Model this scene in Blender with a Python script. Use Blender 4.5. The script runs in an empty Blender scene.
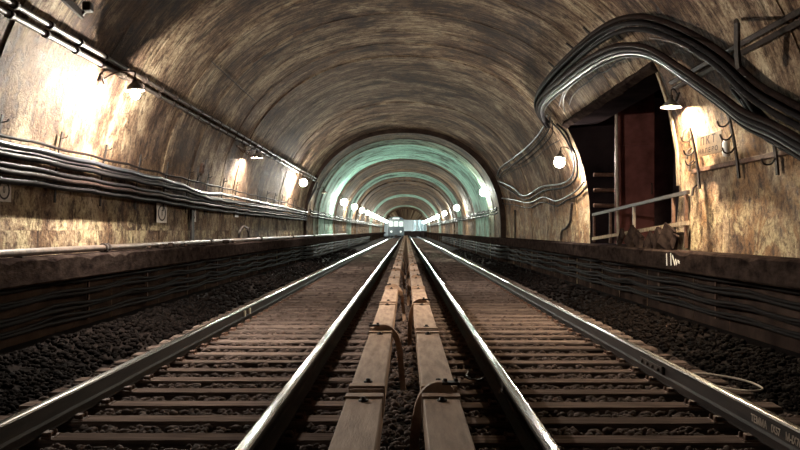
import bpy, bmesh, math, random
import numpy as np
from mathutils import Vector, Matrix, Quaternion
random.seed(7)
SC = bpy.context.scene
COL = SC.collection
PI = math.pi
F, VX, VY, CZ = 880.0, 406.0, 230.5, 1.45       # focal length in px, vanishing point, eye height
RAILTOP = 0.26

# ------------------------------------------------------------------ helpers
class MB:
    def __init__(s): s.v = []; s.f = []; s.m = []; s.sm = []
    def add(s, vs, fs, mi=0, smooth=False):
        b = len(s.v); s.v += [tuple(v) for v in vs]
        for f in fs:
            s.f.append(tuple(b + i for i in f)); s.m.append(mi); s.sm.append(smooth)
    def box(s, c, d, mi=0, bev=0.0, rot=None, jit=0.0):
        bm = bmesh.new(); bmesh.ops.create_cube(bm, size=1)
        for v in bm.verts: v.co = Vector((v.co.x*d[0], v.co.y*d[1], v.co.z*d[2]))
        if bev > 0: bmesh.ops.bevel(bm, geom=bm.edges[:], offset=bev, segments=1, affect='EDGES')
        if jit:
            for v in bm.verts: v.co += Vector([random.uniform(-jit, jit) for _ in range(3)])
        if rot is not None:
            R = rot.to_matrix().to_4x4() if hasattr(rot, 'to_matrix') else rot
            bmesh.ops.transform(bm, matrix=R, verts=bm.verts[:])
        bm.verts.index_update()
        s.add([v.co + Vector(c) for v in bm.verts], [[v.index for v in f.verts] for f in bm.faces], mi)
        bm.free()
    def tube(s, pts, r, n=8, mi=0, cap=True):
        pts = [Vector(p) for p in pts]; N = len(pts)
        rr = r if isinstance(r, (list, tuple)) else [r]*N
        T = [(pts[min(i+1, N-1)] - pts[max(i-1, 0)]).normalized() for i in range(N)]
        up = Vector((0, 0, 1)) if abs(T[0].z) < .9 else Vector((1, 0, 0))
        u = T[0].cross(up).normalized(); vs = []
        for i in range(N):
            u = (u - T[i]*u.dot(T[i])).normalized(); w = T[i].cross(u)
            for k in range(n):
                a = 2*PI*k/n; vs.append(pts[i] + (u*math.cos(a) + w*math.sin(a))*rr[i])
        fs = [(i*n+k, i*n+(k+1) % n, (i+1)*n+(k+1) % n, (i+1)*n+k) for i in range(N-1) for k in range(n)]
        s.add(vs, fs, mi, True)
        if cap:
            s.add(vs[:n], [tuple(range(n-1, -1, -1))], mi); s.add(vs[-n:], [tuple(range(n))], mi)
    def bar(s, pts, w, t, side, mi=0):          # flat bar swept on a path, 'side' = width direction
        pts = [Vector(p) for p in pts]; N = len(pts); side = Vector(side).normalized(); vs = []
        for i in range(N):
            T = (pts[min(i+1, N-1)] - pts[max(i-1, 0)]).normalized(); nn = T.cross(side).normalized()
            for a, b in ((-1, -1), (1, -1), (1, 1), (-1, 1)): vs.append(pts[i] + side*a*w/2 + nn*b*t/2)
        fs = [(i*4+k, i*4+(k+1) % 4, (i+1)*4+(k+1) % 4, (i+1)*4+k) for i in range(N-1) for k in range(4)]
        fs += [(3, 2, 1, 0), tuple((N-1)*4+k for k in range(4))]
        s.add(vs, fs, mi)
    def lathe(s, o, ax, prof, n=20, mi=0):      # prof: list of (t along axis, radius)
        o = Vector(o); ax = Vector(ax).normalized(); u = ax.orthogonal().normalized(); w = ax.cross(u); vs = []
        for t, r in prof:
            for k in range(n):
                a = 2*PI*k/n; vs.append(o + ax*t + (u*math.cos(a) + w*math.sin(a))*r)
        fs = [(i*n+k, i*n+(k+1) % n, (i+1)*n+(k+1) % n, (i+1)*n+k) for i in range(len(prof)-1) for k in range(n)]
        s.add(vs, fs, mi, True)
    def sphere(s, c, r, sub=2, mi=0):
        bm = bmesh.new(); bmesh.ops.create_icosphere(bm, subdivisions=sub, radius=r)
        bm.verts.index_update()
        s.add([v.co + Vector(c) for v in bm.verts], [[v.index for v in f.verts] for f in bm.faces], mi, True); bm.free()
    def build(s, name, mats, parent=None, origin=None):
        me = bpy.data.meshes.new(name)
        org = Vector(origin) if origin is not None else (Vector(parent.location) if parent is not None else Vector((0, 0, 0)))
        me.from_pydata([(v[0]-org.x, v[1]-org.y, v[2]-org.z) for v in s.v], [], s.f)
        for m in (mats if isinstance(mats, (list, tuple)) else [mats]): me.materials.append(m)
        me.polygons.foreach_set('material_index', s.m); me.polygons.foreach_set('use_smooth', s.sm)
        me.update()
        o = bpy.data.objects.new(name, me); COL.objects.link(o)
        if parent is not None:
            o.parent = parent
        else: o.location = org
        return o
def tag(o, label, cat, group=None):
    o['label'] = label; o['category'] = cat
    if group: o['group'] = group
    return o
def struct(o): o['kind'] = 'structure'; return o
def empty(name, loc, label, cat, group=None):
    o = bpy.data.objects.new(name, None); o.location = loc; o.empty_display_size = .1; COL.objects.link(o)
    return tag(o, label, cat, group)
def dup(root, loc, label=None):
    r = root.copy(); COL.objects.link(r); r.location = loc
    if label: r['label'] = label
    for ch in root.children:
        c = ch.copy(); COL.objects.link(c); c.parent = r
        for g in ch.children:
            d = g.copy(); COL.objects.link(d); d.parent = c
    return r
def spline(P, n=8):                              # Catmull-Rom
    P = [Vector(p) for p in P]; Q = [P[0]*2-P[1]] + P + [P[-1]*2-P[-2]]; out = []
    for i in range(1, len(Q)-2):
        a, b, c, d = Q[i-1:i+3]
        for k in range(n):
            t = k/n
            out.append(.5*((2*b) + (c-a)*t + (2*a-5*b+4*c-d)*t*t + (3*b-a-3*c+d)*t**3))
    out.append(P[-1]); return out

# ------------------------------------------------------------------ the tunnel's cross-section
Z0, NEXP = 1.6, 2.2
NEAR = dict(cx=-.05, a=4.15, b=5.62-Z0); FAR = dict(cx=-.10, a=4.00, b=5.47-Z0)
YSTEP, YEND = 36.0, 165.0
def inside(x, z, p, off=0.0):
    a, b = p['a']-off, p['b']-off
    if z <= Z0: return abs(x-p['cx']) < a
    return (abs(x-p['cx'])/a)**NEXP + ((z-Z0)/b)**NEXP < 1
def wx(z, side, p=NEAR, off=0.0):                # wall x at height z
    a, b = p['a']-off, p['b']-off
    if z <= Z0: return p['cx'] + side*a
    return p['cx'] + side*a*max(0, 1-((z-Z0)/b)**NEXP)**(1/NEXP)
def vault(px, py, off=.06, p=NEAR):              # point of the lining seen at a place of the photo
    dx, dz = (px-VX)/F, (VY-py)/F; lo, hi = .1, 400
    for _ in range(60):
        m = (lo+hi)/2
        if inside(dx*m, CZ+dz*m, p, off): lo = m
        else: hi = m
    return Vector((dx*lo, lo, CZ+dz*lo))
def at(px, py, d): return Vector(((px-VX)/F*d, d, CZ+(VY-py)/F*d))

# ------------------------------------------------------------------ materials
def newmat(name):
    m = bpy.data.materials.new(name); m.use_nodes = True
    return m, m.node_tree, m.node_tree.nodes['Principled BSDF']
def N(nt, t, **kw):
    n = nt.nodes.new(t)
    for k, v in kw.items():
        if k == 'ins':
            for kk, vv in v.items(): n.inputs[kk].default_value = vv
        else: setattr(n, k, v)
    return n
def L(nt, a, b): nt.links.new(a, b)
def math_(nt, op, a, b=None):
    n = N(nt, 'ShaderNodeMath', operation=op)
    for i, v in enumerate((a, b)):
        if v is None: continue
        if isinstance(v, (int, float)): n.inputs[i].default_value = v
        else: L(nt, v, n.inputs[i])
    return n.outputs[0]
def ramp(nt, src, stops, interp='LINEAR'):
    r = N(nt, 'ShaderNodeValToRGB'); cr = r.color_ramp; cr.interpolation = interp
    while len(cr.elements) < len(stops): cr.elements.new(.5)
    for e, (p, c) in zip(cr.elements, stops):
        e.position = p; e.color = (c, c, c, 1) if isinstance(c, (int, float)) else (*c, 1)
    L(nt, src, r.inputs[0]); return r.outputs[0]
def mix(nt, fac, a, b, bt='MIX'):
    n = N(nt, 'ShaderNodeMix', data_type='RGBA', blend_type=bt)
    for idx, v in ((0, fac), (6, a), (7, b)):
        if isinstance(v, (int, float)): n.inputs[idx].default_value = v
        elif isinstance(v, tuple): n.inputs[idx].default_value = (*v, 1)
        else: L(nt, v, n.inputs[idx])
    return n.outputs[2]
def noise(nt, vec, scale, detail=5, rough=.6, dims='3D', dist=0):
    n = N(nt, 'ShaderNodeTexNoise', noise_dimensions=dims)
    n.inputs['Scale'].default_value = scale; n.inputs['Detail'].default_value = detail
    n.inputs['Roughness'].default_value = rough; n.inputs['Distortion'].default_value = dist
    L(nt, vec, n.inputs['Vector']); return n.outputs[0]
def simple(name, c1, c2, scale=8, rough=.8, metal=0, bump=.3, bscale=60, stretch=None, rough2=None, rnd=0.0, spec=.5):
    m, nt, b = newmat(name); b.inputs['Specular IOR Level'].default_value = (spec if (spec != .5 or rough < .6) else (.05 if rough < .8 else 0.0))
    tc = N(nt, 'ShaderNodeTexCoord'); vec = tc.outputs['Object']
    if stretch:
        mp = N(nt, 'ShaderNodeMapping'); mp.inputs['Scale'].default_value = stretch; L(nt, vec, mp.inputs[0]); vec = mp.outputs[0]
    oi = N(nt, 'ShaderNodeObjectInfo')
    if rnd:
        va = N(nt, 'ShaderNodeVectorMath', operation='ADD'); L(nt, vec, va.inputs[0])
        cb = N(nt, 'ShaderNodeCombineXYZ'); L(nt, math_(nt, 'MULTIPLY', oi.outputs['Random'], 50.0), cb.inputs[0]); L(nt, cb.outputs[0], va.inputs[1]); vec = va.outputs[0]
    n1 = noise(nt, vec, scale, 6)
    col = mix(nt, ramp(nt, n1, [(.32, 0.0), (.68, 1.0)]), c1, c2)
    if rnd:
        col = mix(nt, 1.0, col, ramp(nt, oi.outputs['Random'], [(0, 1-rnd), (1, 1.0)]), 'MULTIPLY')
    L(nt, col, b.inputs['Base Color'])
    b.inputs['Metallic'].default_value = metal; b.inputs['Roughness'].default_value = rough
    if rough2 is not None: L(nt, ramp(nt, n1, [(.3, rough), (.7, rough2)]), b.inputs['Roughness'])
    if bump:
        bp = N(nt, 'ShaderNodeBump'); bp.inputs['Strength'].default_value = bump; bp.inputs['Distance'].default_value = .01
        L(nt, noise(nt, vec, bscale, 4), bp.inputs['Height']); L(nt, bp.outputs[0], b.inputs['Normal'])
    return m
def emis(name, col, st):
    m, nt, b = newmat(name); b.inputs['Base Color'].default_value = (.8, .8, .8, 1)
    b.inputs['Emission Color'].default_value = (*col, 1); b.inputs['Emission Strength'].default_value = st
    return m

def lining(name, far=False):
    m, nt, b = newmat(name); b.inputs['Specular IOR Level'].default_value = .06
    tc = N(nt, 'ShaderNodeTexCoord'); sp = N(nt, 'ShaderNodeSeparateXYZ'); L(nt, tc.outputs['Object'], sp.inputs[0])
    X, Y, Z = sp.outputs
    ang = math_(nt, 'MULTIPLY', math_(nt, 'ARCTAN2', math_(nt, 'SUBTRACT', Z, CZ), X), 3.9)
    def vec(ky, ka):
        c = N(nt, 'ShaderNodeCombineXYZ'); L(nt, math_(nt, 'MULTIPLY', Y, ky), c.inputs[0]); L(nt, math_(nt, 'MULTIPLY', ang, ka), c.inputs[1]); return c.outputs[0]
    k = .6 if far else 1.0
    n1 = noise(nt, vec(.62, .55), 1.0, 8, .60, dist=1.0)
    n2 = noise(nt, vec(2.2*k, 1.5*k), 1.0, 10, .70, dist=.8)
    n3 = noise(nt, vec(7.5*k, 6.5*k), 1.0, 8, .74, dist=.5)
    n4 = noise(nt, vec(28.0, 30.0), 1.0, 6, .75)
    n5 = noise(nt, vec(10.0*k, .9), 1.0, 8, .72, dist=.15)
    zm = N(nt, 'ShaderNodeMapRange'); L(nt, Z, zm.inputs[0]); zm.inputs[1].default_value = 2.7; zm.inputs[2].default_value = 3.9; zm.inputs[3].default_value = .25
    nf = noise(nt, vec(3.6*k, 3.0*k), 1.0, 9, .72, dist=.8)
    mx = N(nt, 'ShaderNodeMix', data_type='FLOAT'); L(nt, zm.outputs[0], mx.inputs[0]); L(nt, nf, mx.inputs[2]); L(nt, n5, mx.inputs[3]); n5 = mx.outputs[0]
    n2w = noise(nt, vec(1.15*k, 1.9*k), 1.0, 10, .70, dist=.9)
    mx = N(nt, 'ShaderNodeMix', data_type='FLOAT'); L(nt, zm.outputs[0], mx.inputs[0]); L(nt, n2w, mx.inputs[2]); L(nt, n2, mx.inputs[3]); n2 = mx.outputs[0]
    def w(n, f): return math_(nt, 'MULTIPLY', n, f)
    tone = math_(nt, 'ADD', w(n1, .32), math_(nt, 'ADD', w(n2, .22), math_(nt, 'ADD', w(n3, .20), w(n5, .26))))
    col = ramp(nt, tone, [(.40, (.018, .0095, .008)), (.458, (.062, .036, .025)), (.498, (.140, .088, .058)), (.535, (.27, .195, .128)), (.585, (.47, .38, .265))])
    # ochre seepage on the lower walls
    low = N(nt, 'ShaderNodeMapRange'); L(nt, Z, low.inputs[0]); low.inputs[1].default_value = 3.4; low.inputs[2].default_value = 2.3
    blot = noise(nt, vec(.8, 1.0), 1.0, 9, .7, dist=.8)
    och = math_(nt, 'MULTIPLY', ramp(nt, blot, [(.44, 0.0), (.56, .75)]), low.outputs[0])
    xm = N(nt, 'ShaderNodeMapRange'); L(nt, X, xm.inputs[0]); xm.inputs[1].default_value = -2.0; xm.inputs[2].default_value = 2.0; xm.inputs[3].default_value = .3
    och = math_(nt, 'MULTIPLY', och, xm.outputs[0])
    ocol = mix(nt, ramp(nt, n3, [(.36, 0.0), (.58, 1.0)]), (.085, .042, .022), (.27, .145, .062))
    col = mix(nt, och, col, ocol)
    # spalled pale patches near the foot
    lo2 = N(nt, 'ShaderNodeMapRange'); L(nt, Z, lo2.inputs[0]); lo2.inputs[1].default_value = 2.15; lo2.inputs[2].default_value = 1.5
    pal = math_(nt, 'MULTIPLY', ramp(nt, noise(nt, vec(1.6, 1.9), 1, 10, .74, dist=.5), [(.50, 0.0), (.56, .85)]), lo2.outputs[0])
    col = mix(nt, pal, col, mix(nt, ramp(nt, n3, [(.38, 0.0), (.56, 1.0)]), (.16, .11, .06), (.48, .39, .24)))
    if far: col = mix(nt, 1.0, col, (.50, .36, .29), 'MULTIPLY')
    if far:                                       # pale rings beyond the step, with teal lamplight put into their colour
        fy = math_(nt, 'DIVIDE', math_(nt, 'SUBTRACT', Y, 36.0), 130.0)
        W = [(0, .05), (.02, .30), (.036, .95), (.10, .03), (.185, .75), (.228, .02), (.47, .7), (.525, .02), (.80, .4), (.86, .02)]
        ring_glow = ramp(nt, fy, W, 'CONSTANT')
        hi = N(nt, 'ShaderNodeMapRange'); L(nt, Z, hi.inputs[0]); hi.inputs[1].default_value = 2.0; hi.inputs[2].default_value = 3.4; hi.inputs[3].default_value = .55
        patchy = ramp(nt, math_(nt, 'ADD', w(n2, .5), w(n1, .5)), [(.40, .12), (.52, 1.0)])
        wf = math_(nt, 'MULTIPLY', math_(nt, 'MULTIPLY', ring_glow, hi.outputs[0]), patchy)
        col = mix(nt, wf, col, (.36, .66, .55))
    # thin cracks and board marks running round the vault
    cr = noise(nt, vec(1.05, .10), 1.0, 5, .55, dist=.25)
    line = ramp(nt, math_(nt, 'ABSOLUTE', math_(nt, 'SUBTRACT', cr, .5)), [(.0, .22), (.012, 1.0)])
    cr2 = noise(nt, vec(2.3, .16), 1.0, 4, .55, dist=.2)
    line2 = ramp(nt, math_(nt, 'ABSOLUTE', math_(nt, 'SUBTRACT', cr2, .47)), [(.0, .45), (.02, 1.0)])
    col = mix(nt, zm.outputs[0], col, line, 'MULTIPLY'); col = mix(nt, zm.outputs[0], col, line2, 'MULTIPLY')
    col = mix(nt, 1.0, col, ramp(nt, n3, [(.34, (.34, .30, .30)), (.47, (1, 1, 1))]), 'MULTIPLY')
    col = mix(nt, 1.0, col, ramp(nt, n4, [(.33, .45), (.50, 1.0), (.70, 1.25)]), 'MULTIPLY')
    L(nt, col, b.inputs['Base Color'])
    L(nt, ramp(nt, n3, [(.3, .6), (.7, .95)]), b.inputs['Roughness'])
    h = math_(nt, 'ADD', w(n2, .7), math_(nt, 'ADD', w(n3, .7), w(n4, .35)))
    bp = N(nt, 'ShaderNodeBump'); bp.inputs['Strength'].default_value = .9; bp.inputs['Distance'].default_value = .07
    L(nt, h, bp.inputs['Height']); L(nt, bp.outputs[0], b.inputs['Normal'])
    return m
M = {}
M['lining'] = lining('stained_concrete_lining'); M['far'] = lining('teal_lit_concrete_lining', True)
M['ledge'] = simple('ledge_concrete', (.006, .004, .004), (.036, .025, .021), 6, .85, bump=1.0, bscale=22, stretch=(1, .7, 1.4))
M['darkened'] = simple('darkened_concrete', (.012, .008, .007), (.045, .030, .024), 2.5, .8, bump=.7, bscale=14, spec=0)  # shade below the ledges put into the wall colour; also on the step face
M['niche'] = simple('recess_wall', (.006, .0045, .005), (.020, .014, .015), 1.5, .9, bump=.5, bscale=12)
M['earth'] = simple('ballast_bed', (.004, .003, .003), (.016, .011, .0095), 12, .95, bump=1.0, bscale=45, spec=.02)
M['soil'] = simple('near_black_dirt', (.002, .0015, .0015), (.010, .007, .006), 7, .95, bump=.5, bscale=90, spec=.02)  # much darker than the track ballast, along the wall feet
M['stone'] = simple('ballast_stone', (.022, .015, .013), (.10, .07, .060), 9, .85, bump=.3, bscale=90, spec=.03)
M['sleeper'] = simple('weathered_timber', (.045, .032, .028), (.175, .130, .112), 4, .8, bump=.6, bscale=14, stretch=(.6, 9, 9), rnd=.35)
M['rust'] = simple('rusty_steel', (.05, .027, .020), (.12, .068, .048), 20, .7, 0, bump=.4, bscale=90, spec=.06)
M['railside'] = simple('rail_web_steel', (.010, .007, .007), (.032, .023, .020), 6, .6, 0, bump=.2, stretch=(1, .3, 3), spec=.06)
M['railhead'] = simple('polished_rail_head', (.46, .45, .43), (.54, .53, .50), 3, .18, 1.0, bump=0, stretch=(30, .1, 1))
M['cover'] = simple('painted_cover_board', (.22, .142, .104), (.42, .295, .22), 3, .7, bump=.35, bscale=18, stretch=(6, .8, 2), rnd=.18)
M['strap'] = simple('cover_strap', (.20, .125, .09), (.36, .24, .17), 9, .7, bump=.2)
M['iron'] = simple('dark_iron', (.016, .012, .011), (.045, .032, .027), 18, .6, .0, bump=.3, bscale=70, spec=.06)
M['cable'] = simple('black_cable_sheath', (.008, .0072, .008), (.018, .015, .015), 12, .42, 0, bump=0, rough2=.6, spec=.015)
M['cablebrown'] = simple('dusty_brown_cable', (.008, .005, .0045), (.022, .014, .012), 10, .5, 0, bump=0, rough2=.7, spec=.015)
M['cabledull'] = simple('dull_cable_sheath', (.004, .003, .003), (.014, .010, .009), 8, .7, 0, bump=0, spec=.04)  # darker, duller sheath for the cables below the ledges
M['cablegrey'] = simple('grey_cable_sheath', (.014, .014, .017), (.035, .034, .038), 10, .30, 0, bump=0, spec=.12)
M['pipe'] = simple('old_painted_pipe', (.05, .034, .027), (.14, .10, .078), 7, .5, 0, bump=.3, bscale=40, spec=.2)
M['galv'] = simple('galvanised_pipe', (.035, .025, .022), (.09, .068, .057), 7, .45, 0, spec=.12, bump=.1)
M['shade'] = simple('enamel_lamp_shade', (.10, .085, .07), (.22, .19, .15), 14, .5, .1, bump=.2)
M['plate'] = simple('pale_number_plate', (.42, .36, .31), (.66, .58, .52), 12, .6, bump=.1)
M['white'] = simple('white_plate', (.70, .68, .64), (.85, .83, .8), 9, .5, bump=.05)
M['ink'] = simple('dark_paint', (.04, .03, .03), (.07, .05, .05), 9, .6, bump=0)
M['signbg'] = simple('faded_sign_board', (.06, .038, .02), (.11, .07, .04), 9, .6, bump=.2)
M['red'] = simple('red_sign_paint', (.007, .0008, .0006), (.012, .001, .0008), 20, .6, bump=0)
M['door'] = simple('red_brown_door_steel', (.07, .024, .02), (.15, .055, .048), 2.5, .6, .1, bump=.3, bscale=15)
M['timber'] = simple('old_board', (.13, .10, .075), (.36, .28, .20), 6, .85, bump=.7, bscale=30, stretch=(4, 4, 1))
M['palepost'] = simple('pale_post_paint', (.20, .155, .125), (.34, .28, .23), 8, .6, bump=.2)
M['chalk'] = simple('white_paint_mark', (.6, .58, .5), (.8, .78, .7), 30, .7, bump=0)
M['blue'] = simple('blue_train_paint', (.012, .028, .045), (.02, .04, .06), 3, .35, bump=0)
M['cream'] = simple('pale_train_paint', (.14, .19, .20), (.2, .25, .26), 3, .35, bump=0)
M['glass'] = simple('dark_window_glass', (.02, .03, .035), (.03, .04, .045), 3, .08, bump=0)
M['station'] = simple('white_station_wall', (.75, .80, .80), (.85, .9, .9), 2, .5, bump=0)
M['steelpl'] = simple('niche_grey_steel', (.04, .03, .034), (.09, .07, .076), 3, .6, .3, bump=.2)

# ------------------------------------------------------------------ the lining: walls and ceiling
OPY0, OPY1, OPZ0, OPZ1 = 12.55, 19.6, 1.16, 3.78
def arc(p, o):
    """cross-section from the right foot over the crown to the left foot"""
    a, b, cx = p['a']+o, p['b']+o, p['cx']; P = []
    for z in (-.1, .45, .88, OPZ0, Z0): P.append((cx+a, z))
    ts = sorted([PI*k/72 for k in range(1, 72)] + [math.asin(((OPZ1-Z0)/p['b'])**(NEXP/2))])
    for t in ts:
        c, s_ = math.cos(t), math.sin(t)
        P.append((cx+math.copysign(a*abs(c)**(2/NEXP), c), Z0+b*s_**(2/NEXP)))
    for z in (Z0, OPZ0, .88, .45, -.1): P.append((cx-a, z))
    return P, len([t for t in ts if t <= math.asin(((OPZ1-Z0)/p['b'])**(NEXP/2))+1e-9]) + 4
def vault_meshes():
    parts = {'wall_right': MB(), 'ceiling': MB(), 'wall_left': MB()}
    def which(i, n): return 'wall_right' if i < 26 else ('wall_left' if i > n-27 else 'ceiling')
    rows = []
    def section(p, ys, mi, jit):
        prev = None
        for y0, y1 in zip(ys[:-1], ys[1:]):
            o = random.uniform(-jit, jit)*(1 if random.random() < .8 else 1.8)
            P, iop = arc(p, o); n = len(P)
            hole = p is NEAR and y0 >= OPY0-1e-6 and y1 <= OPY1+1e-6
            runs = {}
            for i in range(n-1):
                if hole and 3 <= i < iop: continue
                runs.setdefault(which(i, n), []).append(i)
            for k, idx in runs.items():
                seg = []
                for i in idx:
                    if seg and i != seg[-1]+1: emit(parts[k], P, seg, y0, y1, mi); seg = []
                    seg.append(i)
                emit(parts[k], P, seg, y0, y1, mi)
            if prev:                                # the small step between two rings
                for i in range(n-1):
                    if hole and 3 <= i < iop: continue
                    q = [(*prev[i], y0), (*prev[i+1], y0), (*P[i+1], y0), (*P[i], y0)]
                    parts[which(i, n)].add([(x, y, z) for x, z, y in q], [(0, 1, 2, 3)], mi)
            prev = P
    def emit(mb, P, seg, y0, y1, mi):
        if not seg: return
        ids = seg + [seg[-1]+1]
        vs = [(P[i][0], y, P[i][1]) for y in (y0, y1) for i in ids]; k = len(ids)
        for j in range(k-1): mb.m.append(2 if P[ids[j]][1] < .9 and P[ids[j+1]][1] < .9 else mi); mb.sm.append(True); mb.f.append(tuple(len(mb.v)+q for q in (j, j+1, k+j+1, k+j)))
        mb.v += vs
    ys = [-6.0]
    for stop in (OPY0, OPY1, YSTEP):
        while ys[-1] < stop - 1.6: ys.append(ys[-1] + random.uniform(.55, 1.5))
        ys.append(stop)
    section(NEAR, ys, 0, .007)
    ys = [YSTEP]
    for stop in (40.7, 49.0, 53.0, 60.05, 65.6, 97.1, 104.2, YEND):
        while ys[-1] < stop - 3.2: ys.append(ys[-1] + random.uniform(1.4, 3.0))
        ys.append(stop)
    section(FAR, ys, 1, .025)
    zz = [OPZ0 + (OPZ1-OPZ0)*k/12 for k in range(13)]; mb = parts['wall_right']   # the near jamb leans
    ed = [(wx(z, 1), OPY0 + .92*(OPZ1-z)/(OPZ1-OPZ0), z) for z in zz]
    mb.add([(wx(z, 1), OPY0, z) for z in zz] + ed, [(13+k, 14+k, k+1, k) for k in range(12)], 0, False)
    mb.add(ed + [(x+.4, y, z) for x, y, z in ed], [(k, k+1, 14+k, 13+k) for k in range(12)], 0)
    for k, mb in parts.items(): struct(mb.build(k, [M['lining'], M['far'], M['darkened']]))
    mb = MB(); A, _ = arc(NEAR, .03); B, _ = arc(FAR, -.03)   # face of the step where the tunnel narrows
    n = len(A)
    mb.add([(x, YSTEP, z) for x, z in A] + [(x, YSTEP, z) for x, z in B], [(i, i+1, n+i+1, n+i) for i in range(n-1)])
    struct(mb.build('trim_step', M['darkened']))
vault_meshes()

# recess in the right wall
mb = MB(); XB = 6.8; XI = 4.6
zs = [OPZ0 + (OPZ1-OPZ0)*k/14 for k in range(15)]
for y in (OPY0, OPY1):
    c = [(wx(z, 1)+.0, y, z) for z in zs]
    mb.add(c + [(XB, y, OPZ1), (XB, y, OPZ0)], [tuple(range(17))])
    mb.add([(XI-.4, y, OPZ1), (XB, y, OPZ1), (XB, y, 5.3), (XI-.4, y, 5.3)], [(0, 1, 2, 3)])
mb.add([(XB, OPY0, OPZ0), (XB, OPY1, OPZ0), (XB, OPY1, 5.3), (XB, OPY0, 5.3)], [(0, 1, 2, 3)])
mb.add([(XI-.4, OPY0, 5.3), (XB, OPY0, 5.3), (XB, OPY1, 5.3), (XI-.4, OPY1, 5.3)], [(0, 1, 2, 3)])
mb.add([(3.9, OPY0, OPZ0), (XB, OPY0, OPZ0), (XB, OPY1, OPZ0), (3.9, OPY1, OPZ0)], [(0, 1, 2, 3)])
mb.add([(wx(OPZ1, 1), OPY0, OPZ1), (XI-.4, OPY0, OPZ1), (XI-.4, OPY1, OPZ1), (wx(OPZ1, 1), OPY1, OPZ1)], [(0, 1, 2, 3)])
mb.add([(XI-.4, OPY0, OPZ1), (XI-.4, OPY1, OPZ1), (XI-.4, OPY1, 5.3), (XI-.4, OPY0, 5.3)], [(0, 1, 2, 3)])
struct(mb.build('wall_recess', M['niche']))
mb = MB()                                          # rough concrete lip round the opening
for k in range(14):
    y = OPY0 + (k+.5)*(OPY1-OPY0)/14
    mb.box((wx(OPZ1, 1)-.01, y, OPZ1+.03), (.15, .53, .13), bev=.02, rot=Quaternion((0, 1, 0), .5), jit=.012)
struct(mb.build('trim_recess_lip', M['ledge']))

# floor
def gz(x):
    if x < -3.1: return min(.24, (-3.1-x)*.30)
    if x > 3.0: return min(.20, (x-3.0)*.25)
    return 0.0
xs = [-4.4, -3.9, -3.5, -3.3, -3.1, -2.5, -1.7, -.9, 0, .9, 1.7, 2.4, 3.0, 3.3, 3.7, 4.3]
mb = MB(); ysf = [-6, 0, 5, 10, 20, 40, 80, YEND]
mb.add([(x, y, gz(x)-.02) for y in ysf for x in xs], [(j*len(xs)+i, j*len(xs)+i+1, (j+1)*len(xs)+i+1, (j+1)*len(xs)+i) for j in range(len(ysf)-1) for i in range(len(xs)-1)])
struct(mb.build('floor', M['earth']))
# gravel: loose stones nobody could count
SP = .568
def rocks(name, mat, label, zone, bands, seed):
    bm = bmesh.new(); bmesh.ops.create_icosphere(bm, subdivisions=1, radius=1); bm.verts.index_update()
    V = np.array([v.co[:] for v in bm.verts]); Fc = np.array([[v.index for v in f.verts] for f in bm.faces]); bm.free()
    rng = np.random.default_rng(seed)
    pos = []
    for y0, y1, dens, r in bands:
        n = int((y1-y0)*7.9*dens); x = rng.uniform(-3.9, 3.8, n); y = rng.uniform(y0, y1, n)
        if y1 > 36: x = np.clip(x, -3.86, 3.66)
        pos.append(np.stack([x, y, rng.uniform(.65, 1.45, n)*r], 1))
    P = np.concatenate(pos); n = len(P); X = P[:, 0]; Yp = P[:, 1]
    if zone == 'track':
        r3 = P[:, 2]*1.35 + .12
        inl = (X > -3.07-P[:, 2]*1.3) & (X < -.34+P[:, 2]*1.3); inr = (X > .23-P[:, 2]*1.3) & (X < 2.96+P[:, 2]*1.3)
        dl = np.abs((Yp-4.75+SP/2) % SP - SP/2); dr = np.abs((Yp-4.68+SP/2) % SP - SP/2)
        keep = ~((inl & (dl < r3)) | (inr & (dr < r3))) & (X > -3.10+P[:, 2]*1.7) & (X < 3.0-P[:, 2]*1.7)
        dj = np.abs((Yp-4.87+2.95/2) % 2.95 - 2.95/2); keep &= ~((np.abs(X) < .22) & (dj < .16))
        for xr in (-2.51, -.90, .81, 2.375): keep &= np.abs(X-xr) > .17
    else: keep = (X < -3.10-P[:, 2]*1.7) | (X > 3.0+P[:, 2]*1.7)
    P = P[keep]; n = len(P); X = P[:, 0]
    zg = np.array([gz(x) for x in X]); S = P[:, 2]
    sc = S[:, None]*rng.uniform(.65, 1.3, (n, 3)); sc[:, 2] *= .75
    J = 1 + rng.uniform(-.28, .28, (n, len(V), 1))
    ang = rng.uniform(0, 2*PI, n); ca, sa = np.cos(ang), np.sin(ang)
    W = V[None]*J*sc[:, None, :]
    Wx = W[..., 0]*ca[:, None]-W[..., 1]*sa[:, None]; Wy = W[..., 0]*sa[:, None]+W[..., 1]*ca[:, None]
    W = np.stack([Wx+X[:, None], Wy+P[:, 1][:, None], W[..., 2]+(zg+S*.25+(.036 if zone == 'track' else 0))[:, None]], 2).reshape(-1, 3)
    Fa = (Fc[None] + (np.arange(n)*len(V))[:, None, None]).reshape(-1, 3)
    me = bpy.data.meshes.new(name); me.vertices.add(len(W)); me.vertices.foreach_set('co', W.ravel())
    me.loops.add(Fa.size); me.loops.foreach_set('vertex_index', Fa.ravel().astype(np.int32))
    me.polygons.add(len(Fa)); me.polygons.foreach_set('loop_start', np.arange(0, Fa.size, 3, dtype=np.int32))
    me.update(calc_edges=True); me.validate()
    me.materials.append(mat)
    o = bpy.data.objects.new(name, me); COL.objects.link(o); o['kind'] = 'stuff'
    tag(o, label, 'gravel')
SP = .568
rocks('gravel', M['stone'], 'loose brown ballast stones between the sleepers and beside the rails', 'track', ((4.2, 9, 360, .026), (9, 16, 150, .034), (16, 30, 50, .046), (30, 36, 18, .055), (36.2, 55, 14, .055)), 3)
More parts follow.
